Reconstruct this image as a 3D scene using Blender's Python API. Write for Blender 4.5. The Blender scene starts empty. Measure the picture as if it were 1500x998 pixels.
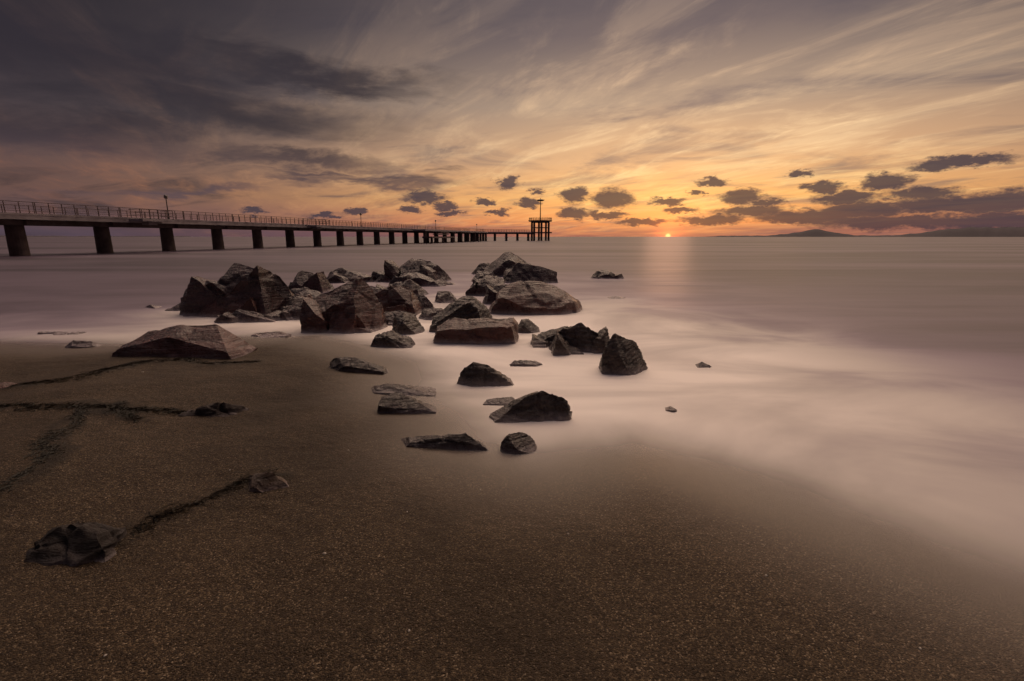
import bpy, bmesh, math, random
import numpy as np
from mathutils import Vector, Matrix, noise

random.seed(7); rng=np.random.default_rng(7)
scene=bpy.context.scene
COL=scene.collection
def lin(c):
    return tuple([((v/255)/12.92 if v/255<=0.04045 else ((v/255+0.055)/1.055)**2.4) for v in c]+[1.0])

# ---------------------------------------------------------------- camera
cam_d=bpy.data.cameras.new("camera"); cam=bpy.data.objects.new("camera",cam_d); COL.objects.link(cam)
cam_d.lens=17.0; cam_d.sensor_width=36; cam_d.clip_start=0.05; cam_d.clip_end=80000
cam.location=(0,0,1.6); cam.rotation_euler=(math.radians(90-12.12),0,0)
scene.camera=cam
scene.view_settings.view_transform='Standard'; scene.view_settings.look='None'
scene.view_settings.exposure=0; scene.view_settings.gamma=1

SUN_AZ=17.5; SUN_EL=4.0

# ---------------------------------------------------------------- node helper
class NT:
    def __init__(s,nt): s.nt=nt; s.n=nt.nodes; s.l=nt.links
    def put(s,inp,v):
        if isinstance(v,bpy.types.NodeSocket): s.l.new(v,inp)
        elif v is not None: inp.default_value=v
    def M(s,op,a,b=None,c=None,clamp=False):
        n=s.n.new('ShaderNodeMath'); n.operation=op; n.use_clamp=clamp
        for i,v in enumerate((a,b,c)): s.put(n.inputs[i],v)
        return n.outputs[0]
    def V(s,op,a,b=None,c=None):
        n=s.n.new('ShaderNodeVectorMath'); n.operation=op
        for i,v in enumerate((a,b,c)): s.put(n.inputs[i],v)
        return n.outputs['Value'] if op in('LENGTH','DOT_PRODUCT','DISTANCE') else n.outputs[0]
    def mr(s,x,a,b,c=0.0,d=1.0,sm=True):
        n=s.n.new('ShaderNodeMapRange'); n.interpolation_type='SMOOTHSTEP' if sm else 'LINEAR'; n.clamp=True
        s.put(n.inputs[0],x)
        for i,v in zip((1,2,3,4),(a,b,c,d)): s.put(n.inputs[i],v)
        return n.outputs[0]
    def mix(s,f,a,b,bl='MIX'):
        n=s.n.new('ShaderNodeMix'); n.data_type='RGBA'; n.blend_type=bl
        s.put(n.inputs[0],f); s.put(n.inputs[6],a); s.put(n.inputs[7],b)
        return n.outputs[2]
    def ramp(s,x,st):
        n=s.n.new('ShaderNodeValToRGB'); cr=n.color_ramp
        while len(cr.elements)<len(st): cr.elements.new(0.5)
        for e,(p,c) in zip(cr.elements,st): e.position=p; e.color=c
        s.put(n.inputs[0],x); return n.outputs[0]
    def noise(s,v,sc,det=4,ro=.5,di=0.0,out=0):
        n=s.n.new('ShaderNodeTexNoise'); s.put(n.inputs['Vector'],v)
        n.inputs['Scale'].default_value=sc; n.inputs['Detail'].default_value=det
        n.inputs['Roughness'].default_value=ro; n.inputs['Distortion'].default_value=di
        return n.outputs[out]
    def comb(s,x,y,z=0.0):
        n=s.n.new('ShaderNodeCombineXYZ')
        for i,v in enumerate((x,y,z)): s.put(n.inputs[i],v)
        return n.outputs[0]
    def sep(s,v):
        n=s.n.new('ShaderNodeSeparateXYZ'); s.put(n.inputs[0],v); return n.outputs

# ---------------------------------------------------------------- world / sky
w=bpy.data.worlds.new("World"); scene.world=w; w.use_nodes=True
try: w.cycles.sampling_method='NONE'
except Exception: pass
w.node_tree.nodes.clear(); T=NT(w.node_tree)
tc=T.n.new('ShaderNodeTexCoord'); D=T.V('NORMALIZE',tc.outputs['Generated'])
dx,dy,dz=T.sep(D)
zc=T.M('MAXIMUM',dz,0.0)
el=T.M('MULTIPLY',T.M('ARCSINE',dz),57.2958)
az=T.M('MULTIPLY',T.M('ARCTAN2',dx,dy),57.2958)
P=T.comb(az,el)
daz=T.M('ABSOLUTE',T.M('SUBTRACT',az,SUN_AZ))
g=T.mr(daz,64,0)
e30=T.M('DIVIDE',el,40.0,clamp=True)
A=T.ramp(e30,[(0,lin((190,110,86))),(.035,lin((232,140,82))),(.1,lin((246,178,104))),(.2,lin((222,174,128))),(.34,lin((172,148,128))),(.5,lin((120,107,108))),(1,lin((100,92,100)))])
B=T.ramp(e30,[(0,lin((88,76,88))),(.05,lin((116,92,98))),(.1,lin((134,100,94))),(.17,lin((124,97,94))),(.27,lin((94,81,87))),(.42,lin((64,57,66))),(1,lin((58,52,62)))])
base=T.mix(g,B,A)
def streaks(azv,sx,sy,off,sc,det,ro,di,lo_,hi,k=.08):
    ca,sa=math.cos(math.radians(azv)),math.sin(math.radians(azv))
    qx=T.M('ADD',T.M('MULTIPLY',dx,ca),T.M('MULTIPLY',dy,-sa))
    qy=T.M('ADD',T.M('MULTIPLY',dx,sa),T.M('MULTIPLY',dy,ca))
    iz=T.M('DIVIDE',1.0,T.M('ADD',zc,k))
    c_=T.comb(T.M('MULTIPLY',T.M('MULTIPLY',qx,iz),sx),T.M('MULTIPLY',T.M('MULTIPLY',qy,iz),sy),off)
    return T.mr(T.noise(c_,sc,det,ro,di),lo_,hi)
s1=streaks(-30,1.5,.55,4.3,1.6,10,.62,.6,.43,.67,.10)
s2=streaks(-60,1.0,.6,7.7,1.4,9,.60,.6,.45,.70,.10)
s3=streaks(-20,3.6,1.1,2.1,1.8,8,.66,.6,.46,.68,.08)
s1=T.M('MULTIPLY',s1,T.mr(az,-30,22,.5,.88))
s1=T.M('MULTIPLY',s1,T.M('ADD',.58,T.M('MULTIPLY',s3,.5)),clamp=True)
brA=T.ramp(e30,[(0,lin((250,160,96))),(.1,lin((255,210,134))),(.22,lin((255,216,164))),(.4,lin((216,182,150))),(.6,lin((150,132,126)))])
brB=T.ramp(e30,[(0,lin((140,104,98))),(.12,lin((196,126,96))),(.22,lin((160,118,102))),(.5,lin((90,77,82)))])
col=T.mix(T.M('MULTIPLY',s2,.66),base,T.mix(g,lin((58,52,62)),lin((98,91,100))))
col=T.mix(s1,col,T.mix(g,brB,brA))
# sun glow and disc
sd=Vector((math.sin(math.radians(17.5)),math.cos(math.radians(17.5)),math.tan(math.radians(.05)))).normalized()
dsun=T.V('DOT_PRODUCT',D,tuple(sd))
ang=T.M('MULTIPLY',T.M('ARCCOSINE',T.M('MINIMUM',dsun,.9999999)),57.2958)
def addc(c,fac,colr):
    return T.mix(1.0,c,T.mix(fac,(0,0,0,1),colr),'ADD')
dim=T.M('MULTIPLY',T.mr(ang,22,64,1.08,.58),T.mr(el,12,24,1.0,.76))
col=T.mix(1.0,col,T.comb(dim,dim,dim),'MULTIPLY')
g1=T.M('POWER',2.718,T.M('MULTIPLY',ang,-1/8.0)); g2=T.M('POWER',2.718,T.M('MULTIPLY',ang,-1/.8))
col=addc(col,g1,(.34,.15,.03,1))
# large soft masses
wn=T.noise(T.comb(T.M('MULTIPLY',az,.06),T.M('MULTIPLY',el,.22),3.1),1.6,7,.6,0.3,out=1)
wv=T.V('MULTIPLY',T.V('SUBTRACT',wn,(.5,.5,.5)),(20,7.0,0))
PW=T.V('ADD',P,wv)
def blobs(Pv,L):
    acc=None
    for a,e,ww,hh in L:
        d=T.V('LENGTH',T.V('MULTIPLY_ADD',Pv,(1/ww,1/hh,0),(-a/ww,-e/hh,0)))
        acc=d if acc is None else T.M('MINIMUM',acc,d)
    return acc
big=[(-28.8,11.6,15,2.3),(-42,8.4,12,1.8),(-39.1,14.2,14,3.2),(-23.2,7.6,8,.8),(-35.2,4.3,7,.5),(-14.4,5.8,8.5,.6),(-22,6.3,6,.45),(-62,10,14,4),(-75,6,9,1.5),(-20,15.8,12,1.2)]
bm_=T.mr(blobs(PW,big),1.6,.05)
col=T.mix(T.M('MULTIPLY',bm_,.86),col,T.mix(T.mr(el,3,11),lin((88,71,78)),lin((46,40,48))))
# low haze bank
hz=T.M('MULTIPLY',T.mr(el,1.9,.2),T.mr(T.noise(T.comb(T.M('MULTIPLY',az,.07),T.M('MULTIPLY',el,.9),5.),1.3,4,.5),.35,.6,.4,.85))
col=T.mix(hz,col,T.mix(g,lin((84,70,82)),lin((126,84,86))))
# small cumulus near the horizon
wn2=T.noise(T.comb(T.M('MULTIPLY',az,.55),T.M('MULTIPLY',el,1.3),0.0),1.0,7,.7,0.0,out=1)
wv2=T.V('MULTIPLY',T.V('SUBTRACT',wn2,(.5,.5,.5)),(4.6,2.2,0))
PS=T.V('ADD',P,wv2)
small=[(-.4,5.95,1.35,.7),(-3.1,3.9,1.2,.35),(7,4.5,1.7,.75),(11.3,4.1,2.2,1.1),(2.7,5,.9,.35),(1.9,3.7,1.4,.45),(7,2.6,2.0,.6),(-10,4.25,2.3,.75),(-11.5,3,1.2,.35),(-7.7,3.4,1.2,.4),(-17.2,2.7,1.1,.36),(-20.5,2.2,1.6,.3),
(21.6,5.6,1.6,.42),(20.2,4.5,.9,.35),(17,3.75,1.7,.45),(24.5,4,2.3,.7),(27.3,3.4,1.6,.45),(29.5,6,1.0,.34),(31.7,4.6,1.6,.5),(36.3,4.9,1.9,.65),(33.7,3.6,2.8,.6),(35,2.5,3.8,.75),(39.1,3.71,2.6,.6),(40.6,2.72,3.8,.75),(44.2,2.68,3.2,1.0),(41.3,6.07,3.3,.5),(25.6,2.55,3.4,.55),(21.7,1.78,3.6,.5),(30.5,1.92,4.9,.65),(37,1.35,6,.7),(43.8,1.22,5,.8),(18.8,2.82,1.8,.36),(14.6,1.64,2.9,.38),(10.5,2.34,2.3,.36),(-27.4,2.58,1,.27),(-7,2.66,1.6,.3),(-1.6,2.83,1.2,.3),(52,3,6,.8),(50,6,3,.5),(-50,3,3,.4)]
sm_=T.mr(blobs(PS,small),1.35,.65)
cc=T.mix(g,lin((62,55,69)),lin((62,53,67)))
col=T.mix(T.M('MULTIPLY',sm_,.92),col,cc)
col=addc(col,g2,(1.7,.26,.05,1))
col=addc(col,T.mr(ang,.38,.12),(2.2,.62,.2,1))
# unseen upper sky, brightness added sunward to light the scene; darker behind
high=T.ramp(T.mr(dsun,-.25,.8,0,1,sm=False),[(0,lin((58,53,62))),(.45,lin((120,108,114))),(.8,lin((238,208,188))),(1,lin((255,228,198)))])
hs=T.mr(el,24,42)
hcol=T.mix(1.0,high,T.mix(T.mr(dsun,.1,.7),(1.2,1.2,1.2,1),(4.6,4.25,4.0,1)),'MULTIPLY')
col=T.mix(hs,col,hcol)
# below horizon
col=T.mix(T.mr(dz,0.0,-.03),col,lin((60,50,52)))
sky=T.n.new('ShaderNodeTexSky'); sky.sky_type='NISHITA'; sky.sun_disc=False
sky.sun_elevation=math.radians(3); sky.sun_rotation=math.radians(SUN_AZ)
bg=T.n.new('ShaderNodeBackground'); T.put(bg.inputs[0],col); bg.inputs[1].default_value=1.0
bg2=T.n.new('ShaderNodeBackground'); T.put(bg2.inputs[0],sky.outputs[0]); bg2.inputs[1].default_value=.003
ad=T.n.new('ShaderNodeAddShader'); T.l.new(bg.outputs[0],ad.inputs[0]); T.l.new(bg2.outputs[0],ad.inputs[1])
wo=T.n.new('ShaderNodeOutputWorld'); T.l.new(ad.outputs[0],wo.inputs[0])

# sun lamp
ld=bpy.data.lights.new("sun_light",'SUN'); lo=bpy.data.objects.new("sun_light",ld); COL.objects.link(lo)
ld.energy=.05; ld.angle=math.radians(5); ld.color=(1,.5,.3)
sv=Vector((math.sin(math.radians(SUN_AZ))*math.cos(math.radians(SUN_EL)),math.cos(math.radians(SUN_AZ))*math.cos(math.radians(SUN_EL)),math.sin(math.radians(SUN_EL))))
lo.rotation_euler=(-sv).to_track_quat('-Z','Y').to_euler()

# ---------------------------------------------------------------- materials
def newmat(name):
    m=bpy.data.materials.new(name); m.use_nodes=True; m.node_tree.nodes.clear()
    t=NT(m.node_tree); o=t.n.new('ShaderNodeOutputMaterial'); b=t.n.new('ShaderNodeBsdfPrincipled')
    t.l.new(b.outputs[0],o.inputs[0]); return m,t,b,o
def attr(t,n):
    a=t.n.new('ShaderNodeAttribute'); a.attribute_name=n; return a.outputs['Fac']
def bump(t,h,st,dist,nrm=None):
    b=t.n.new('ShaderNodeBump'); t.put(b.inputs['Strength'],st); b.inputs['Distance'].default_value=dist
    t.put(b.inputs['Height'],h)
    if nrm is not None: t.l.new(nrm,b.inputs['Normal'])
    return b.outputs[0]
def geopos(t):
    return t.n.new('ShaderNodeNewGeometry').outputs['Position']

# sand
m_sand,t,b,o=newmat("wet_coarse_sand")
p=geopos(t); wet=attr(t,"wet"); deb=attr(t,"debris")
vo=t.n.new('ShaderNodeTexVoronoi'); t.put(vo.inputs['Vector'],p); vo.inputs['Scale'].default_value=175
grain=t.sep(vo.outputs['Color'])[0]
c=t.ramp(grain,[(0,(.009,.0055,.003,1)),(.4,(.035,.0225,.0115,1)),(.78,(.074,.050,.027,1)),(.94,(.135,.098,.056,1)),(1,(.27,.215,.15,1))])
big_=t.noise(p,.8,6,.62,.4)
c=t.mix(t.mr(big_,.38,.66,.0,.62),c,(.020,.0130,.0070,1))
c=t.mix(t.M('MULTIPLY',wet,.55),c,(.115,.080,.052,1))
dn_=t.noise(p,9,5,.65,.5)
c=t.mix(t.M('MULTIPLY',t.mr(t.M('ADD',deb,t.M('MULTIPLY',t.M('SUBTRACT',dn_,.5),1.5)),.30,.95),.7),c,(.009,.007,.004,1))
t.put(b.inputs['Base Color'],c)
t.put(b.inputs['Roughness'],t.mr(wet,0,1,.66,.42))
t.put(b.inputs['Specular IOR Level'],t.mr(wet,0,1,.18,.6))
h=t.M('ADD',t.M('MULTIPLY',vo.outputs['Distance'],-.5),t.M('MULTIPLY',t.noise(p,80,3,.6),.6))
bs=t.n.new('ShaderNodeBump'); t.put(bs.inputs['Height'],h); t.put(bs.inputs['Strength'],t.mr(wet,0,1,1.0,.4)); bs.inputs['Distance'].default_value=.008
t.l.new(bump(t,t.noise(p,3.0,6,.6),t.mr(wet,0,.8,.7,.10),.08,bs.outputs[0]),b.inputs['Normal'])

# sea
m_sea,t,b,o=newmat("misty_sea_water")
p=geopos(t); foam=attr(t,"foam"); alp=attr(t,"cover")
px,py,pz=t.sep(p)
n1=t.noise(t.comb(t.M('MULTIPLY',px,.30),t.M('MULTIPLY',py,.5)),1.0,5,.52,.8)
f2=t.M('MULTIPLY',foam,t.mr(n1,.30,.70,.60,1.18),clamp=True)
n2=t.noise(t.comb(t.M('MULTIPLY',px,.018),t.M('MULTIPLY',py,.10)),1.0,5,.6,.5)
deep=t.mix(t.mr(n2,.38,.62),(.016,.012,.019,1),(.115,.090,.120,1))
fc=t.mix(t.mr(f2,.18,.65),(.72,.60,.74,1),(.97,.91,.84,1))
t.put(b.inputs['Base Color'],t.mix(f2,deep,fc))
b.inputs['IOR'].default_value=1.33
t.put(b.inputs['Roughness'],t.mr(foam,0,1,.42,.62))
hb=t.noise(t.comb(t.M('MULTIPLY',px,.06),t.M('MULTIPLY',py,.35)),1.0,4,.5,.2)
t.l.new(bump(t,hb,.3,.3),b.inputs['Normal'])
na=t.noise(p,1.2,4,.55,.6)
t.put(b.inputs['Alpha'],t.mr(t.M('ADD',alp,t.M('MULTIPLY',t.M('SUBTRACT',na,.5),.24)),0.02,1.0))

# rocks
def rockmat(name,c1,c2,r0=.16,r1=.42,strata=(.3,.2,3.),mist_amt=.7):
    m,t,b,o=newmat(name)
    tc=t.n.new('ShaderNodeTexCoord'); p=tc.outputs['Object']
    oi=t.n.new('ShaderNodeObjectInfo')
    big=t.noise(p,1.8,5,.6,.4); fine=t.noise(p,14,6,.65)
    c=t.mix(t.mr(big,.35,.65),c1,c2)
    c=t.mix(t.mr(fine,.55,.75,0,.5),c,tuple(min(1,x*2.2) for x in c2[:3])+(1,))
    c=t.mix(t.mr(oi.outputs['Random'],0,1,0,.3,sm=False),c,(.046,.016,.014,1))
    st=t.V('MULTIPLY',p,strata)
    sn=t.noise(st,7,6,.65,.6)
    c=t.mix(t.mr(sn,.5,.35,0,.6),c,tuple(x*.35 for x in c1[:3])+(1,))
    # wave mist over the rock foot, painted into the colour as a pale fade
    gp=geopos(t); zz=t.sep(gp)[2]
    ff=t.mr(t.M('ADD',zz,t.M('MULTIPLY',t.M('SUBTRACT',t.noise(gp,3.5,4,.6),.5),.12)),.13,-.01)
    ff=t.M('MULTIPLY',t.M('MULTIPLY',ff,ff),mist_amt)
    c=t.mix(ff,c,(.46,.40,.40,1))
    t.put(b.inputs['Base Color'],c)
    t.put(b.inputs['Roughness'],t.mr(fine,.3,.7,r0,r1))
    h=t.M('ADD',t.M('MULTIPLY',sn,1.0),t.M('MULTIPLY',fine,.6))
    n_=bump(t,h,.9,.05)
    n_=bump(t,t.noise(p,60,4,.65),.45,.007,n_)
    t.l.new(n_,b.inputs['Normal'])
    return m
m_rockA=rockmat("dark_wet_stone",(.022,.0085,.012,1),(.056,.024,.029,1))
m_rockB=rockmat("reddish_brown_stone",(.046,.014,.013,1),(.110,.040,.032,1),.2,.44)
m_rockC=rockmat("layered_grey_stone",(.018,.0125,.0115,1),(.072,.050,.041,1),.14,.40,(.25,.5,3.5),.45)
m_rockD=rockmat("mossy_dark_stone",(.004,.0035,.002,1),(.011,.009,.0055,1),.7,.95)
m_rockE=rockmat("sandy_brown_stone",(.034,.020,.010,1),(.095,.060,.030,1),.5,.8)

def simple(name,c1,c2,rough=.7,sc=3.,bs=.3,bd=.02,metal=0):
    m,t,b,o=newmat(name); p=geopos(t)
    n=t.noise(p,sc,5,.6)
    t.put(b.inputs['Base Color'],t.mix(t.mr(n,.3,.7),c1,c2)); b.inputs['Roughness'].default_value=rough
    b.inputs['Metallic'].default_value=metal
    t.l.new(bump(t,t.noise(p,sc*6,4,.6),bs,bd),b.inputs['Normal']); return m
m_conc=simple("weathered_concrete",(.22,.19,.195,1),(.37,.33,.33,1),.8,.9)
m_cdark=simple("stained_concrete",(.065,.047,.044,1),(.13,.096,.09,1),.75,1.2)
m_rail=simple("rusty_railing_metal",(.07,.047,.042,1),(.14,.095,.08,1),.6,5)
m_metal=simple("dark_painted_metal",(.02,.018,.02,1),(.035,.03,.033,1),.5,4)
m_glass=simple("frosted_lamp_glass",(.2,.18,.16,1),(.26,.23,.2,1),.3,4)
m_hill=simple("haze_tinted_hills",(.05,.042,.054,1),(.068,.058,.07,1),.95,.003)  # purple tint puts the distance haze into the hill colour
m_weed=simple("washed_up_seaweed",(.005,.005,.0025,1),(.016,.014,.006,1),.8,20)
m_shell=simple("pale_shell",(.30,.27,.23,1),(.45,.42,.37,1),.5,60)

# ---------------------------------------------------------------- terrain
SH=np.array([(-60,12),(-30,9.5),(-12,7.6),(-8.03,7.42),(-5.88,7.27),(-4.3,7.84),(-3.09,7.96),(-1.93,7.02),(-1.16,6.14),(-.81,4.98),(-.32,4.34),(-.11,3.71),(.21,3.5),(.6,3.62),(1.01,3.72),(1.51,3.38),(1.96,2.86),(2.30,2.43),(2.60,2.1),(3.4,1.2),(5,-1),(8,-6),(16,-20),(60,-90)],float)
PATHS=[([(-4.9,4.0),(-4.49,4.05),(-4.18,4.07),(-3.75,4.07),(-3.36,4.1),(-2.97,4.07),(-2.6,4.12)],"dark strand of seaweed lying across the sand",.05),
([(-5.6,4.6),(-4.98,4.69),(-4.82,4.86),(-4.69,5.03),(-4.66,5.32),(-4.5,5.71),(-4.2,5.95)],"thick mat of green brown seaweed near a slab",.08),
([(-3.77,4.01),(-3.41,3.42),(-3.14,3.08),(-3.04,2.83),(-3.0,2.58)],"thin broken line of dark seaweed on sand",.05),
([(-2.02,2.3),(-2.04,2.45),(-1.97,2.57),(-1.89,2.65),(-1.7,2.8),(-1.55,2.88)],"seaweed trail joining two mossy stones",.04),
([(-4.2,6.0),(-3.9,5.8),(-3.45,5.8),(-3.2,5.95)],"fringe of green seaweed under a brown slab",.07),
([(-3.55,4.19),(-3.3,3.9),(-3.1,3.8)],"small tuft of seaweed on sand",.04)]
def segd(x,y,pts):
    d=np.full(np.shape(x),1e9)
    for (ax,ay),(bx,by) in zip(pts[:-1],pts[1:]):
        vx,vy=bx-ax,by-ay; tt=np.clip(((x-ax)*vx+(y-ay)*vy)/(vx*vx+vy*vy),0,1)
        d=np.minimum(d,np.hypot(x-ax-tt*vx,y-ay-tt*vy))
    return d
def signed(x,y):
    x=np.asarray(x,float); y=np.asarray(y,float)
    d=segd(x,y,SH)
    s=np.where(y>np.interp(x,SH[:,0],SH[:,1]),-1,1)
    s=np.where((x<-60)|(x>60),np.where(x>60,-1,np.where(y>12,-1,1)),s)
    return d*s     # + inland
def debris(x,y):
    x=np.asarray(x,float); y=np.asarray(y,float)
    wx=x+.06*np.sin(y*7+x*3)+.03*np.sin(x*17); wy=y+.06*np.sin(x*6.3-y*2)+.03*np.sin(y*15+x*4)
    r=np.zeros(x.shape)
    for pth,_,wd in PATHS: r=np.maximum(r,np.exp(-(segd(wx,wy,pth)/(wd*1.7+.04))**2))
    return r*(.75+.25*np.sin(x*5.1+y*3.3))
def hgt(x,y):
    x=np.asarray(x,float); y=np.asarray(y,float)
    d=signed(x,y)
    d=d+.12*np.sin(x*1.7+.6)*np.cos(y*1.3)*np.exp(-np.abs(d)/6)
    up=.26*(1-np.exp(-np.maximum(d,0)*.17))
    dn=-.10*np.minimum(-np.minimum(d,0),60)
    lum=.020*np.sin(x*2.3+y*1.1)+.015*np.sin(x*1.1-y*2.9+1)+.007*np.sin(x*6.1+2*np.sin(y*2.2))*np.sin(y*5.3+x*1.7)
    near=(np.abs(x)<9)&(y<8)
    lum=lum*np.clip(d/1.5,0,1)+np.where(near,.026*debris(x,y),0)
    return np.where(d>0,up+lum*np.clip(d,0,1),dn)
def axis(a,b,st,far0,far1,gr):
    L=list(np.arange(a,b,st)); s=st; v=b
    while v<far1: L.append(v); s*=gr; v+=s
    L.append(far1); s=st; v=a-st; F=[]
    while v>far0: F.append(v); s*=gr; v-=s
    F.append(far0); return np.array(F[::-1]+L)
def sheet(name,zf,attrs,mat,kind="structure"):
    X=axis(-9,6,.05,-40000,40000,1.13); Y=axis(.2,10,.05,-400 if name=="beach" else -60,40000,1.13)
    nx,ny=len(X),len(Y); gx,gy=np.meshgrid(X,Y); gx=gx.ravel(); gy=gy.ravel(); z=zf(gx,gy)
    me=bpy.data.meshes.new(name)
    me.vertices.add(nx*ny); me.vertices.foreach_set("co",np.stack([gx,gy,z],1).ravel())
    i=np.arange(nx-1)[None,:]+nx*np.arange(ny-1)[:,None]; i=i.ravel()
    q=np.stack([i,i+1,i+nx+1,i+nx],1).ravel()
    me.loops.add(len(q)); me.loops.foreach_set("vertex_index",q)
    me.polygons.add(len(i)); me.polygons.foreach_set("loop_start",np.arange(len(i))*4)
    me.update(calc_edges=True); me.validate()
    me.polygons.foreach_set("use_smooth",np.ones(len(i),bool))
    for an,fn in attrs.items():
        at=me.attributes.new(an,'FLOAT','POINT'); at.data.foreach_set("value",fn(gx,gy).astype(np.float32))
    me.materials.append(mat); ob=bpy.data.objects.new(name,me); COL.objects.link(ob); ob["kind"]=kind
    return ob
def sstep(x,a,b):
    t_=np.clip((x-a)/(b-a),0,1); return t_*t_*(3-2*t_)
sheet("beach",hgt,{"wet":lambda x,y:1-sstep(signed(x,y),.0,1.7),"debris":debris},m_sand)

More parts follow.
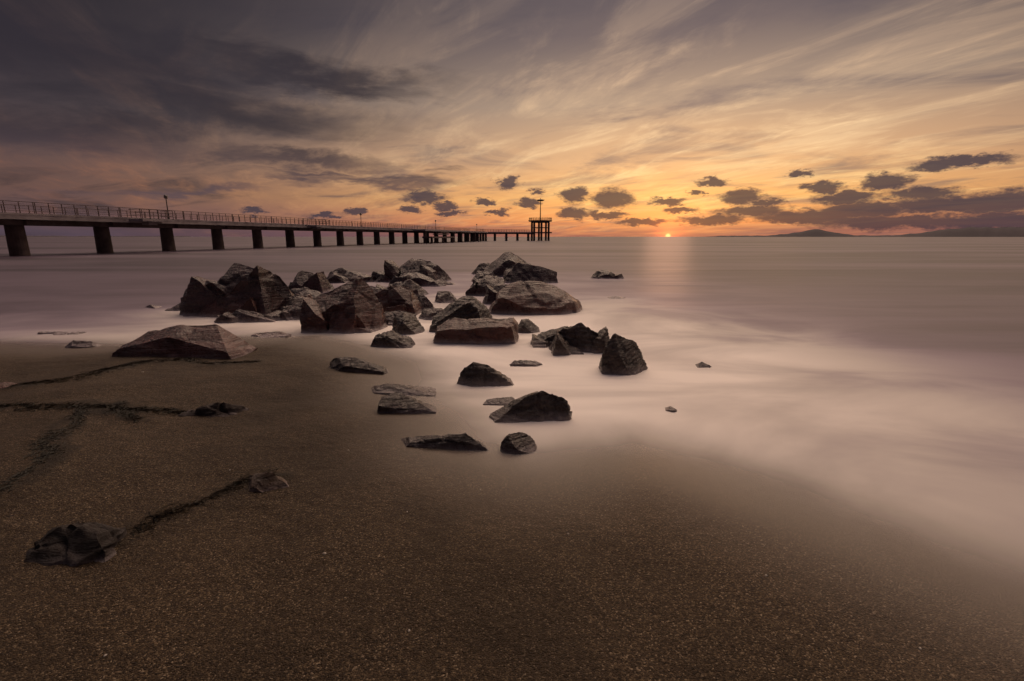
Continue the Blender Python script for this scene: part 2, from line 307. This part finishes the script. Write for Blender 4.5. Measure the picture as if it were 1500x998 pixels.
# ---------------------------------------------------------------- rocks
# (x, y of the front foot, metres per outline unit, depth, material, outline sketch, label)
A_,B_,C_,D_,E_=m_rockA,m_rockB,m_rockC,m_rockD,m_rockE
ROCKS=[
(-5.53,9.89,.01412,1.4,A_,[(284,462),(289,424),(303,407),(325,396),(360,392),(395,398),(420,408),(428,422),(434,445),(427,463)],"large dark boulder with a broad sloping top"),
(-5.54,9.65,.01377,.9,B_,[(278,462),(285,445),(345,427),(395,421),(413,432),(418,455),(400,463)],"reddish brown boulder leaning against a larger dark one"),
(-4.89,9.0,.01291,.6,A_,[(330,472),(345,450),(375,455),(412,472)],"low wedge of dark stone at the water's edge"),
(-5.73,13.97,.01977,.9,A_,[(432,428),(437,407),(447,394),(462,402),(480,410),(487,430)],"spiky dark rock with a pointed top in the sea"),
(-5.78,17.2,.0241,1.2,A_,[(470,414),(476,398),(500,394),(520,400),(545,405),(550,415)],"long low dark rock far out in shallow water"),
(-4.66,17.4,.0245,.9,A_,[(540,412),(548,397),(565,396),(580,412)],"small blunt rock standing in the sea"),
(-2.80,8.07,.01162,1.0,B_,[(458,484),(460,430),(500,417),(530,412),(545,420),(560,450),(558,480),(540,488)],"big maroon boulder with a flat broken face"),
(-4.42,9.89,.01412,.8,A_,[(405,462),(415,440),(440,432),(465,445),(470,463)],"dark rock wedged between two boulders"),
(-2.36,9.73,.0139,.9,B_,[(545,465),(548,430),(575,420),(600,425),(612,445),(615,465)],"blocky brown boulder in the rock pile"),
(-1.97,10.45,.0149,.6,A_,[(600,457),(606,436),(620,430),(635,445),(636,457)],"small dark rock beside a blocky boulder"),
(-3.16,17.4,.0245,1.4,A_,[(580,414),(590,390),(605,381),(630,385),(650,395),(662,408),(660,414)],"broad peaked rock out in the misty sea"),
(-2.99,15.9,.02246,.8,A_,[(580,420),(590,402),(610,400),(640,410),(655,420)],"low dark rock before a broad peaked one"),
(-2.18,16.4,.02316,.6,A_,[(640,418),(650,411),(672,418)],"thin flat rock barely above the water"),
(0.0,19.8,.0278,1.8,A_,[(700,402),(718,378),(737,367),(760,375),(785,387),(800,400),(795,406)],"tall pyramid shaped rock at the end of the rock line"),
(.62,16.9,.0238,1.2,A_,[(738,415),(742,395),(760,387),(790,392),(814,398),(815,416)],"dark rectangular block with a sloping top"),
(-.98,17.4,.0245,.9,A_,[(690,414),(700,398),(722,400),(730,414)],"small dark rock beside the tall pyramid rock"),
(-1.35,21.0,.0295,1.0,A_,[(692,400),(705,384),(718,384),(720,400)],"narrow rock behind the outer rocks"),
(-.70,13.3,.01886,.8,A_,[(685,432),(695,412),(715,405),(738,410),(742,434)],"rounded dark rock with a bare top in the water"),
(-1.59,11.8,.01674,.6,A_,[(637,443),(642,428),(660,427),(674,445)],"low square dark rock in shallow mist"),
(.49,9.89,.01412,1.5,B_,[(718,455),(735,425),(760,413),(790,415),(830,430),(850,445),(852,458),(800,463)],"large slab boulder with a sunlit sloping top"),
(-.85,7.95,.01145,.9,C_,[(630,488),(640,460),(665,440),(680,431),(695,438),(715,455),(722,470),(700,490)],"tall leaning boulder with layered grey face"),
(-.56,7.12,.01031,.8,B_,[(636,503),(645,478),(660,469),(750,468),(756,475),(752,498),(720,506)],"flat topped brown block with a straight front"),
(-1.74,7.9,.0114,.5,C_,[(575,487),(580,465),(595,459),(610,465),(620,480),(612,491)],"small rounded rock with pale streaks"),
(-1.72,6.85,.00993,.5,C_,[(545,508),(555,490),(575,484),(600,495),(610,508),(590,512)],"small layered rock where foam meets sand"),
(.26,8.0,.0115,.5,C_,[(755,485),(765,468),(775,467),(790,480),(792,489)],"little pointed rock sitting in mist"),
(.57,6.95,.01006,.7,C_,[(770,508),(795,488),(830,478),(845,490),(830,510)],"pale tilted slab leaning on a dark rock"),
(.90,6.52,.00948,.6,C_,[(805,512),(820,485),(850,475),(870,485),(885,505),(880,518),(850,520)],"dark layered rock with a rough sloping side"),
(1.31,5.41,.00795,.6,C_,[(880,520),(888,500),(897,490),(915,494),(930,503),(941,522),(951,545),(940,553),(905,552)],"jagged upright rock leaning over in the foam"),
(3.63,18.9,.02648,.8,A_,[(865,408),(875,398),(890,396),(905,405),(910,409)],"lone dark rock in open misty water"),
(2.72,12.7,.018,.5,A_,[(885,438),(900,434),(917,438)],"barely exposed dark rock in open water"),
(2.37,5.77,.00845,.25,C_,[(1018,540),(1028,529),(1045,541)],"tiny pointed stone poking out of foam"),
(1.48,4.25,.00637,.15,C_,[(972,604),(982,599),(992,604)],"pebble sized rock tip in thin foam"),
(-1.78,5.44,.00795,.3,C_,[(482,540),(484,526),(520,525),(560,538),(571,549)],"flat grey slab half buried in the sand"),
(-1.10,4.68,.0069,.35,C_,[(535,574),(545,560),(580,556),(630,565),(648,577)],"thin layered slab lying on wet sand"),
(-.92,4.12,.00614,.3,C_,[(555,600),(562,580),(585,573),(615,590),(645,610)],"wedge of layered stone on wet sand"),
(-.27,4.98,.00734,.4,C_,[(660,563),(668,540),(685,531),(705,535),(735,555),(747,568),(700,570)],"pointed layered rock ringed with foam"),
(.19,5.86,.00857,.25,C_,[(745,536),(755,526),(785,528),(800,538)],"small flat stone awash in foam"),
(-.11,4.42,.00658,.25,C_,[(705,592),(715,581),(750,579),(762,594)],"thin flat stone next to a bigger rock"),
(.16,3.94,.00592,.35,C_,[(720,606),(760,583),(805,568),(825,575),(835,595),(830,622),(800,624),(750,612)],"dark block shaped rock standing at the foam's edge"),
(.05,3.34,.00508,.2,C_,[(735,660),(735,640),(748,627),(775,626),(786,650),(780,664)],"small dark square rock on the wet sand"),
(-.56,3.38,.0051,.2,C_,[(560,655),(590,643),(640,640),(680,632),(700,645),(720,662)],"long flat stone half sunk in sand"),
(-4.17,6.06,.00884,.9,B_,[(190,527),(192,508),(228,487),(275,478),(322,478),(367,512)],"wide reddish brown slab resting on the sand"),
(-3.8,7.6,.011,.4,B_,[(370,495),(375,487),(410,485),(440,494)],"low flat brown rock at the waterline"),
(-2.58,3.93,.0059,.35,D_,[(262,602),(285,582),(330,571),(365,583),(335,598)],"mossy low rock tangled with seaweed"),
(-1.52,2.71,.0042,.22,E_,[(350,708),(365,688),(400,680),(425,698),(405,716)],"small golden brown stone with seaweed stuck to it"),
(-2.05,1.97,.0033,.35,D_,[(35,828),(60,785),(75,757),(110,745),(150,750),(172,770),(150,810)],"dark moss covered rock on dry sand"),
(-7.5,7.9,.0114,.3,A_,[(58,491),(75,485),(125,487),(128,491)],"thin dark rock in shallow water"),
(-6.2,6.83,.0099,.3,A_,[(100,512),(110,500),(135,502),(148,513)],"small dark stone on the sand near the waterline"),
(-5.0,4.5,.0067,.3,B_,[(-12,577),(-5,562),(15,562),(25,577)],"small brown stone on the beach"),
(-7.2,10.5,.015,.5,A_,[(245,454),(265,443),(285,445),(290,456)],"low dark rock beside a big boulder"),
(-2.62,2.30,.0035,.2,D_,[(-25,770),(-15,742),(15,742),(27,770)],"small mossy stone on the sand"),
(-8.2,10.9,.0156,.4,A_,[(208,451),(225,445),(240,451)],"tiny rock tip in the shallow sea"),
(-4.1,9.3,.0133,.7,A_,[(420,470),(432,448),(462,444),(484,455),(486,470)],"low dark rock filling a gap in the rock pile"),
(-2.15,8.75,.0126,.6,A_,[(552,478),(562,460),(592,456),(615,462),(618,478)],"low dark rock filling a gap in the rock pile"),
(-1.5,9.3,.0133,.6,A_,[(612,470),(622,453),(648,452),(664,468)],"low dark rock filling a gap in the rock pile"),
(-4.9,11.3,.016,.8,A_,[(400,447),(415,424),(440,420),(468,430),(475,447)],"dark angular rock behind the big boulders"),
(-3.25,10.9,.0154,.7,A_,[(505,448),(520,418),(545,412),(562,425),(566,448)],"dark angular rock behind the big boulders"),
(-.15,11.6,.0165,.7,A_,[(705,444),(715,422),(742,415),(770,425),(775,444)],"dark angular rock behind the big slab boulder"),
(-3.35,8.9,.0128,.6,B_,[(428,482),(440,458),(470,452),(480,470),(484,482)],"low reddish block between two big boulders"),
(-2.9,13.2,.0187,.8,A_,[(560,430),(572,412),(600,406),(622,418),(628,430)],"dark angular rock behind the big boulders"),
]
NOSUB={13,19,20,21,27,38,41,14}
SLAB={32,33,34,37,40,41}
def hull_into(bm,pts):
    vs=[bm.verts.new(q) for q in pts]
    r=bmesh.ops.convex_hull(bm,input=vs)
    dele=[g_ for g_ in r['geom_interior']+r['geom_unused'] if isinstance(g_,bmesh.types.BMVert)]
    bmesh.ops.delete(bm,geom=list(set(dele)),context='VERTS')
def chop(bm,R,n,lo=.04,hi_=.15,side=False):
    for _ in range(n):
        a=-math.pi/2+R.uniform(-1.25,1.25) if not side or R.random()<.6 else R.uniform(0,2*math.pi)
        e=R.uniform(-.05,.95)
        nrm=Vector((math.cos(a)*math.cos(e),math.sin(a)*math.cos(e),math.sin(e))).normalized()
        pr=[v.co.dot(nrm) for v in bm.verts]; hi=max(pr); l_=min(pr)
        cut=hi-(hi-l_)*R.uniform(lo,hi_)
        r=bmesh.ops.bisect_plane(bm,geom=bm.verts[:]+bm.edges[:]+bm.faces[:],plane_co=nrm*cut,plane_no=nrm,clear_outer=True)
        ed=[q for q in r['geom_cut'] if isinstance(q,bmesh.types.BMEdge)]
        if ed: bmesh.ops.edgeloop_fill(bm,edges=ed)
rock_xy=[]
for k,(x,yf,un,dep,mat,sk,lab) in enumerate(ROCKS):
    R=random.Random(300+k)
    us=[q[0] for q in sk]; vb=max(q[1] for q in sk); um=(min(us)+max(us))/2
    yc=yf+dep/2; k1=yc/yf; x=x*k1
    h0=float(max(0,hgt(np.array([x]),np.array([yc]))[0]))
    H=1.6-h0; off=H*(dep/2)/yf
    S=[((u-um)*un*k1*1.05,((vb-v)*un*k1-off)*1.08) for u,v in sk]
    W=max(s[0] for s in S)-min(s[0] for s in S); Ht=max(s[1] for s in S)
    if Ht<.03: S=[(a,b_+.04-Ht) for a,b_ in S]; Ht=.04
    bot=-.12-Ht*.15
    ft=R.uniform(.6,.97); sk_y=R.uniform(-.45,.45)*dep
    if k==21: ft=1.0; sk_y=0
    if k==41: ft=.8; sk_y=.2
    Ss=sorted(S); X_=[s[0] for s in Ss]; Z_=[s[1] for s in Ss]
    pts=[(a,R.uniform(-.06,.06)*dep+sk_y*(a/max(W,.01)),z) for a,z in S]
    for a in (-.42,R.uniform(-.25,.25),.44):
        zt=float(np.interp(a*W,X_,Z_))
        pts.append((a*W*.97,-dep*R.uniform(.25,.48),max(.02,zt*ft*(R.uniform(.5,1.0) if k!=21 else .88))))
        pts.append((a*W*.85,dep*R.uniform(.3,.5),max(.0,zt*R.uniform(.4,.8))))
    for a in (-.5,-.1+R.uniform(-.1,.1),.5):
        pts.append((a*W,-dep*R.uniform(.40,.55)*(1-abs(a)*R.uniform(0,.6)),bot)); pts.append((a*W*.95,dep*.55,bot))
    bm=bmesh.new(); hull_into(bm,pts); chop(bm,R,(1 if k in SLAB else 3) if k!=21 else 0,.04,.15)
    # broken-off shoulders that belong to the same stone
    if W>.75 and k not in NOSUB and k not in SLAB:
        for q in range(R.randint(1,3)+(1 if k==0 else 0)):
            b2=bmesh.new(); sw=W*R.uniform(.16,.30); sh=Ht*R.uniform(.35,.75); sdp=dep*R.uniform(.3,.5)
            cx=R.uniform(-.38,.38)*W; cy=-dep*R.uniform(.12,.30); top=float(np.interp(cx,X_,Z_))
            sh=min(sh,max(.05,top*.85)); tilt=R.uniform(-.6,.6)
            pp=[(cx+s_*sw*R.uniform(.7,1.1),cy+t_*sdp*R.uniform(.7,1.1),bot) for s_ in(-1,1) for t_ in(-1,1)]
            pp+=[(cx+s_*sw*R.uniform(.35,.9),cy+t_*sdp*R.uniform(.3,.9),sh*(1+s_*tilt)*R.uniform(.8,1.1)) for s_ in(-1,1) for t_ in(-1,1)]
            hull_into(b2,pp); chop(b2,R,2,.05,.2,True)
            mt=bpy.data.meshes.new("t"); b2.to_mesh(mt); b2.free(); bm.from_mesh(mt); bpy.data.meshes.remove(mt)
    bmesh.ops.remove_doubles(bm,verts=bm.verts,dist=W*.004)
    bmesh.ops.triangulate(bm,faces=bm.faces)
    lim=max(W/42,.012) if yf<12 else W/26
    for it in range(7):
        L=[e for e in bm.edges if e.calc_length()>lim*1.5]
        if not L or len(bm.verts)>14000: break
        bmesh.ops.subdivide_edges(bm,edges=L,cuts=1,use_grid_fill=False)
        bmesh.ops.triangulate(bm,faces=[f for f in bm.faces if len(f.verts)>3])
    bmesh.ops.recalc_face_normals(bm,faces=bm.faces)
    for e in bm.edges:
        if len(e.link_faces)==2 and e.calc_face_angle(0)>.26: e.smooth=False
    for f in bm.faces: f.smooth=True
    bm.normal_update()
    sz=max(W,Ht); seed=Vector((k*7.3,k*3.1,k*1.7))
    ax=Vector((R.uniform(-.7,.7),R.uniform(-.3,.3),1)).normalized()
    layered=mat is m_rockC
    amp=sz*(.028 if mat is m_rockD else (.008 if k in SLAB else .013)); fr=2.2/sz; new=[]
    for v in bm.verts:
        pv=v.co; q=pv*fr+seed
        a1=noise.fractal(q*1.3,.9,2.1,5)
        cell=noise.voronoi(q*1.2)[0]; vr=(cell[1]-cell[0])
        tt=pv.dot(ax)/(sz*(.07 if layered else .16))+noise.noise(q*1.2)*.8
        saw=tt-math.floor(tt); step=saw if saw<.85 else (1-saw)*5.67
        d=amp*.8*a1-amp*1.3*max(0,.09-vr)/.09+amp*(1.5 if layered else 1.2)*(step-.5)
        jit=Vector((noise.noise(q*4),noise.noise(q*4+Vector((9,0,0))),noise.noise(q*4+Vector((0,9,0)))))*amp*.6
        new.append(pv+v.normal*d+jit)
    for v,c_ in zip(bm.verts,new): v.co=c_
    m2=bpy.data.meshes.new("rock"); bm.to_mesh(m2); bm.free()
    m2.materials.append(mat)
    ob=bpy.data.objects.new("rock",m2); ob.location=(x,yc,h0-.01-(.03 if mat is m_rockD else .015 if mat is m_rockE else 0)); COL.objects.link(ob)
    ob["label"]=lab; ob["category"]="rock"; ob["group"]="rocks along the shore"
    rock_xy.append((x,yc,W,dep,Ht))

# ---------------------------------------------------------------- sea sheet
def foamf(x,y):
    d=-signed(x,y)
    F=.08+.50*np.exp(-(np.maximum(d,0)/3.4)**1.3)
    F=F+.66*np.exp(-((x-1.7)/3.0)**2-((y-6.8)/4.2)**2)+.18*np.exp(-((x-1)/8)**2-((y-13)/8)**2)
    F=F+.24*np.exp(-((x+.2)/1.3)**2-((y-6.2)/1.8)**2)
    F=F*(1-.60*sstep(x,4.0,11))*(1-.35*sstep(-x,2.5,10))
    for rx,ry,W,dp,ht in rock_xy:
        if W>.6: F=F+.16*np.exp(-(((x-rx)/(W*.8+.3))**2+((y-ry+.3)/(dp+.2))**2))
    return np.clip(F,0,1)
def seaz(x,y):
    d=signed(x,y); return np.where((d<1.3)&(d>-1.5),np.maximum(0,hgt(x,y)+.008),0)
sheet("sea",seaz,{"foam":foamf,"cover":lambda x,y:sstep(-signed(x,y),-.85,.80)},m_sea)

# ---------------------------------------------------------------- helpers for built things
def mesh_obj(name,bm,mat,parent=None,loc=(0,0,0),rz=0):
    me=bpy.data.meshes.new(name); bm.normal_update(); bm.to_mesh(me); bm.free(); me.materials.append(mat)
    ob=bpy.data.objects.new(name,me); ob.location=loc; ob.rotation_euler=(0,0,rz); COL.objects.link(ob)
    if parent: ob.parent=parent
    return ob
def box(bm,c,s,rz=0):
    bmesh.ops.create_cube(bm,size=1,matrix=Matrix.Translation(c)@Matrix.Rotation(rz,4,'Z')@Matrix.Diagonal((s[0],s[1],s[2],1)))
def cyl(bm,c,r1,r2,h,seg=16):
    bmesh.ops.create_cone(bm,cap_ends=True,segments=seg,radius1=r1,radius2=r2,depth=h,matrix=Matrix.Translation(c))
def empty(name,loc,rz=0,label=None,cat=None,parent=None):
    e=bpy.data.objects.new(name,None); e.location=loc; e.rotation_euler=(0,0,rz); COL.objects.link(e)
    if label: e["label"]=label; e["category"]=cat
    if parent: e.parent=parent
    return e
def child_copy(src,parent,loc,rz=0):
    c=src.copy(); c.parent=parent; c.location=loc; c.rotation_euler=(0,0,rz); COL.objects.link(c); return c

# ---------------------------------------------------------------- pier : local y runs along the pier, columns every 7.28 m
SP=7.28; RZ=-math.atan2(1.467,7.13)
pier=empty("pier",(-42.3,42.2,0),RZ,"long concrete pier on round columns with metal railings","pier")
NS=20; Z0,Z1=2.98,3.34
def deckpart(name,mat,boxes):
    bm=bmesh.new()
    for c,s in boxes: box(bm,c,s)
    o=mesh_obj(name,bm,mat,pier); return o
y0,y1=-2*SP,NS*SP
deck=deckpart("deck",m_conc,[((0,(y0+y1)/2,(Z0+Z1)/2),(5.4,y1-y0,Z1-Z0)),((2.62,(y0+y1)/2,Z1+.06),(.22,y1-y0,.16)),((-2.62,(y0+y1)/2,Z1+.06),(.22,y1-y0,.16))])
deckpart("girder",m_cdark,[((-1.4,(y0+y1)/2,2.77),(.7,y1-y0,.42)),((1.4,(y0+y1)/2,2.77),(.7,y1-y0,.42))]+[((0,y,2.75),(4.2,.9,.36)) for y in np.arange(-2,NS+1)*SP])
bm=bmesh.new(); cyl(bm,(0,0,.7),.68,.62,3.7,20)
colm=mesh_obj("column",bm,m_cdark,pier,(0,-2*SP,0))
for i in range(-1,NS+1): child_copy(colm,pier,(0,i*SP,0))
def rail_mesh(L,name="railing"):
    bm=bmesh.new(); n=max(2,int(L/1.04)+1)
    for i in range(n):
        yy=-L/2+.06+i*(L-.12)/(n-1); box(bm,(0,yy,.44),(.045,.05,.88))
    for z in (.2,.38,.56,.74): box(bm,(0,0,z),(.02,L-.02,.022))
    box(bm,(0,0,.9),(.07,L-.02,.045))
    return bm
rl=mesh_obj("railing",rail_mesh(SP),m_rail,pier,(2.6,-1.5*SP,Z1+.14))
for i in range(-2,NS):
    for sx in (2.6,-2.6):
        if i==-2 and sx>0: continue
        child_copy(rl,pier,(sx,(i+.5)*SP,Z1+.14))
# viewing bays
for yb in (1.35*SP,5.35*SP):
    bm=bmesh.new(); box(bm,(3.5,yb,Z1-.12),(1.6,3.6,.24)); box(bm,(3.1,yb,2.92),(.8,1.0,.3)); mesh_obj("balcony",bm,m_conc,pier)
    bm=bmesh.new()
    for z in (.35,.6,.9): box(bm,(4.25,yb,Z1+z),(.03,3.5,.035)); box(bm,(3.45,yb-1.75,Z1+z),(1.5,.03,.035)); box(bm,(3.45,yb+1.75,Z1+z),(1.5,.03,.035))
    for q in np.linspace(-1.75,1.75,5): box(bm,(4.25,yb+q,Z1+.45),(.045,.045,.9))
    mesh_obj("balcony_railing",bm,m_rail,pier)
# widened landing section
ya,yb=10.8*SP,19*SP
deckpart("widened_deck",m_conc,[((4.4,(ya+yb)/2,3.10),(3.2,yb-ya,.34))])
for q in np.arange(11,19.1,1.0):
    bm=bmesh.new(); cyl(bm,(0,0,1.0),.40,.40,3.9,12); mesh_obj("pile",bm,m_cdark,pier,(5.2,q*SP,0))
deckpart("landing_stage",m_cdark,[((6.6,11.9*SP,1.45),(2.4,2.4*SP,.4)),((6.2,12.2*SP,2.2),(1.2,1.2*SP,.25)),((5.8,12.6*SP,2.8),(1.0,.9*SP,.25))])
for q in (10.9,12.0,13.0):
    bm=bmesh.new(); cyl(bm,(0,0,.3),.3,.3,2.4,12); mesh_obj("pile",bm,m_cdark,pier,(7.2,q*SP,0))

# second leg, turning towards the end tower
EX,EY=11.3,199.0; SX,SY=-13.0,184.8
L2=math.hypot(EX-SX,EY-SY); RZ2=-math.atan2(EX-SX,EY-SY)
leg=empty("end_walkway",(SX,SY,0),RZ2,"slender concrete walkway leading to the pier's end tower","pier")
bm=bmesh.new(); box(bm,(0,(L2-4)/2,3.15),(4,L2-4,.4)); mesh_obj("deck",bm,m_conc,leg)
bm=bmesh.new(); box(bm,(0,(L2-4)/2,2.75),(2.4,L2-4,.38)); mesh_obj("girder",bm,m_cdark,leg)
bm=bmesh.new(); cyl(bm,(0,0,.7),.48,.48,3.7,14); c0=mesh_obj("column",bm,m_cdark,leg,(0,2.5,0))
for q in (7.5,12.5,17.5,22.5): child_copy(c0,leg,(0,q,0))
r0=mesh_obj("railing",rail_mesh((L2-4)/3),m_rail,leg,(1.9,(L2-4)/6,3.36))
for i in range(3):
    for sx in (1.9,-1.9):
        if i==0 and sx>0: continue
        child_copy(r0,leg,(sx,(L2-4)*(i+.5)/3,3.36))
tw=empty("viewing_tower",(EX,EY,0),0.12,"two storey open concrete viewing tower with a mast","tower")
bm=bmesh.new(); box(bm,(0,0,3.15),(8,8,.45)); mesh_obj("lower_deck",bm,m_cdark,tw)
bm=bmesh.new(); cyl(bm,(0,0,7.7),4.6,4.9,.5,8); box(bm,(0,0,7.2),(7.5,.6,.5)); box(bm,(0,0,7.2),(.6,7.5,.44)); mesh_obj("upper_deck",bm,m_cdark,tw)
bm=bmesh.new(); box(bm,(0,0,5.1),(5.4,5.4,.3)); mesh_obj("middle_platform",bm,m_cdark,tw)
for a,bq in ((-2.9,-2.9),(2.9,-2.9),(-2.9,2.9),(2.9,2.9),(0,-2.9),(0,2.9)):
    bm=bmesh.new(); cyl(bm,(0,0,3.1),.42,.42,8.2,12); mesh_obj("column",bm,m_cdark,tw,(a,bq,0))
bm=bmesh.new()
for i in range(24):
    a=i/24*2*math.pi; cyl(bm,(4.5*math.cos(a),4.5*math.sin(a),8.45),.05,.05,1.0,6)
for z in (8.4,8.65,8.95):
    for i in range(24):
        a=(i+.5)/24*2*math.pi; box(bm,(4.46*math.cos(a),4.46*math.sin(a),z),(1.2,.06,.07),a+math.pi/2)
mesh_obj("railing",bm,m_metal,tw)
bm=bmesh.new(); cyl(bm,(0,0,11.8),.22,.13,7.8,12); mesh_obj("mast",bm,m_metal,tw)
bm=bmesh.new(); cyl(bm,(0,0,15.6),1.0,1.7,.45,24); cyl(bm,(0,0,15.98),1.7,.3,.3,24); cyl(bm,(0,0,16.3),.1,.1,.5,8); mesh_obj("lantern",bm,m_metal,tw)
bm=bmesh.new()
for i in range(9): box(bm,(-3.5+i*.28,-3.3,3.5+i*.2),(.3,.9,.06))
mesh_obj("stair",bm,m_cdark,tw)

# street lamps on the pier
def pier_pt(lx,ly,z):
    c_,s_=math.cos(RZ),math.sin(RZ); return (-42.3+lx*c_-ly*s_,42.2+lx*s_+ly*c_,z)
parts=None
for i,q in enumerate((1.8,7.6,13.2,18.9)):
    e=empty("street_lamp",pier_pt(2.1,q*SP,Z1),RZ,"short round globe street lamp standing on the pier","street lamp"); e["group"]="street lamps along the pier"
    if parts is None:
        bm=bmesh.new(); cyl(bm,(0,0,.15),.14,.1,.3,12); cyl(bm,(0,0,1.2),.06,.045,2.2,10); a=mesh_obj("pole",bm,m_metal,e)
        bm=bmesh.new(); bmesh.ops.create_uvsphere(bm,u_segments=16,v_segments=10,radius=.2,matrix=Matrix.Translation((0,0,2.45))); b2=mesh_obj("globe",bm,m_glass,e)
        bm=bmesh.new(); cyl(bm,(0,0,2.66),.24,.06,.1,16); c2_=mesh_obj("cap",bm,m_metal,e)
        parts=(a,b2,c2_)
    else:
        for s in parts: child_copy(s,e,(0,0,0))

# ---------------------------------------------------------------- distant land
def ridge(name,az0,az1,rad,fn):
    n=int((az1-az0)/.12); bm=bmesh.new(); rows=[]
    for i in range(n+1):
        a=math.radians(az0+(az1-az0)*i/n); hh=fn(math.degrees(a))
        r=[]
        for rr,k in ((0,0),(.03,.55),(.07,1),(.13,.7),(.2,0)):
            R_=rad*(1+rr); r.append(bm.verts.new((math.sin(a)*R_,math.cos(a)*R_,-2+hh*k*(1+.1*noise.noise(Vector((math.degrees(a)*2,rr*30,0)))))))
        rows.append(r)
    for i in range(n):
        for j in range(4): bm.faces.new((rows[i][j],rows[i+1][j],rows[i+1][j+1],rows[i][j+1]))
    ob=mesh_obj(name,bm,m_hill); ob["kind"]="structure"
    for p_ in ob.data.polygons: p_.use_smooth=True
def gs(x,c,w): return math.exp(-((x-c)/w)**2)
def hr(a):
    e=sstep(np.array(a),20.5,24)*1.0
    h_=9*e+4*noise.noise(Vector((a*1.3,0,0)))*e
    h_+=42*gs(a,31.6,1.2)+18*gs(a,29.8,1.6)+14*gs(a,33.4,1.1)
    h_+=float(sstep(np.array(a),37,43))*50+9*noise.noise(Vector((a*.8,3,0)))*e+18*float(sstep(np.array(a),43,60))
    return float(h_)+2
ridge("right_headland_hills",20,75,4000,hr)
ridge("far_shore_hills",-75,-33,7000,lambda a:10+6*noise.noise(Vector((a*.9,5,0)))+10*float(1-sstep(np.array(a),-50,-40)))

# ---------------------------------------------------------------- seaweed
for pth,lab,wd in PATHS:
    bm=bmesh.new(); P_=[Vector((a,b_,0)) for a,b_ in pth]
    segs=[(P_[i],P_[i+1]) for i in range(len(P_)-1)]; tot=sum((b_-a).length for a,b_ in segs)
    for k in range(int(tot*420)):
        a,b_=random.choices(segs,[(q-p_).length for p_,q in segs])[0]
        c_=a.lerp(b_,random.random()); dr=(b_-a).normalized()
        dens=noise.noise(c_*3.1+Vector((0,0,wd*50)))
        if dens<-.05 and random.random()<.5: continue
        wob=noise.noise(c_*2.3)*.12; sp=wd*(.45+1.0*max(0,dens+.2))
        c_+=Vector((random.gauss(0,sp)-dr.y*wob,random.gauss(0,sp)+dr.x*wob,0))
        an=math.atan2(dr.y,dr.x)+random.gauss(0,.7); L=random.uniform(.02,.08); wdt=random.uniform(.001,.0028)
        z=float(hgt(np.array([c_.x]),np.array([c_.y]))[0])+abs(random.gauss(0,.003))+.001
        d=Vector((math.cos(an),math.sin(an),0)); nn=Vector((-d.y,d.x,0)); bend=nn*random.uniform(-.02,.02)
        vs=[]
        for s in (0,.5,1):
            cc_=c_+d*L*(s-.5)+bend*(4*s*(1-s)); zz=z+random.uniform(-.003,.004)
            vs.append((bm.verts.new((cc_.x+nn.x*wdt,cc_.y+nn.y*wdt,zz)),bm.verts.new((cc_.x-nn.x*wdt,cc_.y-nn.y*wdt,zz+.003))))
        for s in (0,1): bm.faces.new((vs[s][0],vs[s+1][0],vs[s+1][1],vs[s][1]))
    ob=mesh_obj("seaweed",bm,m_weed); ob["label"]=lab; ob["category"]="seaweed"

# ---------------------------------------------------------------- shells and pebbles
me0=[]
for k in range(3):
    bm=bmesh.new(); bmesh.ops.create_icosphere(bm,subdivisions=3,radius=1)
    for v in bm.verts:
        v.co*=1+.25*noise.noise(v.co*1.2+Vector((k*5,0,0))); v.co.z*=.45
    me=bpy.data.meshes.new("pebble"); bm.to_mesh(me); bm.free(); me.materials.append(m_shell)
    me.polygons.foreach_set("use_smooth",np.ones(len(me.polygons),bool)); me0.append(me)
for k,(x,y,s) in enumerate([(-.92,2.1,.009),(-.4,1.6,.006),(.3,2.3,.006),(1.2,2.0,.007),(-1.9,3.0,.007),(.9,1.4,.006),(-.2,2.8,.006),(-.9,1.3,.005),(1.6,1.6,.006),(-1.2,3.3,.007),(-4.2,5.3,.012),(-.6,2.5,.005),(.1,1.35,.004),(-1.5,1.5,.006)]):
    ob=bpy.data.objects.new("pebble",me0[k%3]); ob.location=(x,y,float(hgt(np.array([x]),np.array([y]))[0])+s*.3)
    ob.scale=(s,s*.75,s); ob.rotation_euler=(0,0,k*1.3); COL.objects.link(ob)
    ob["label"]="tiny pale pebble lying on coarse brown sand"; ob["category"]="pebble"; ob["group"]="pale pebbles on the sand"
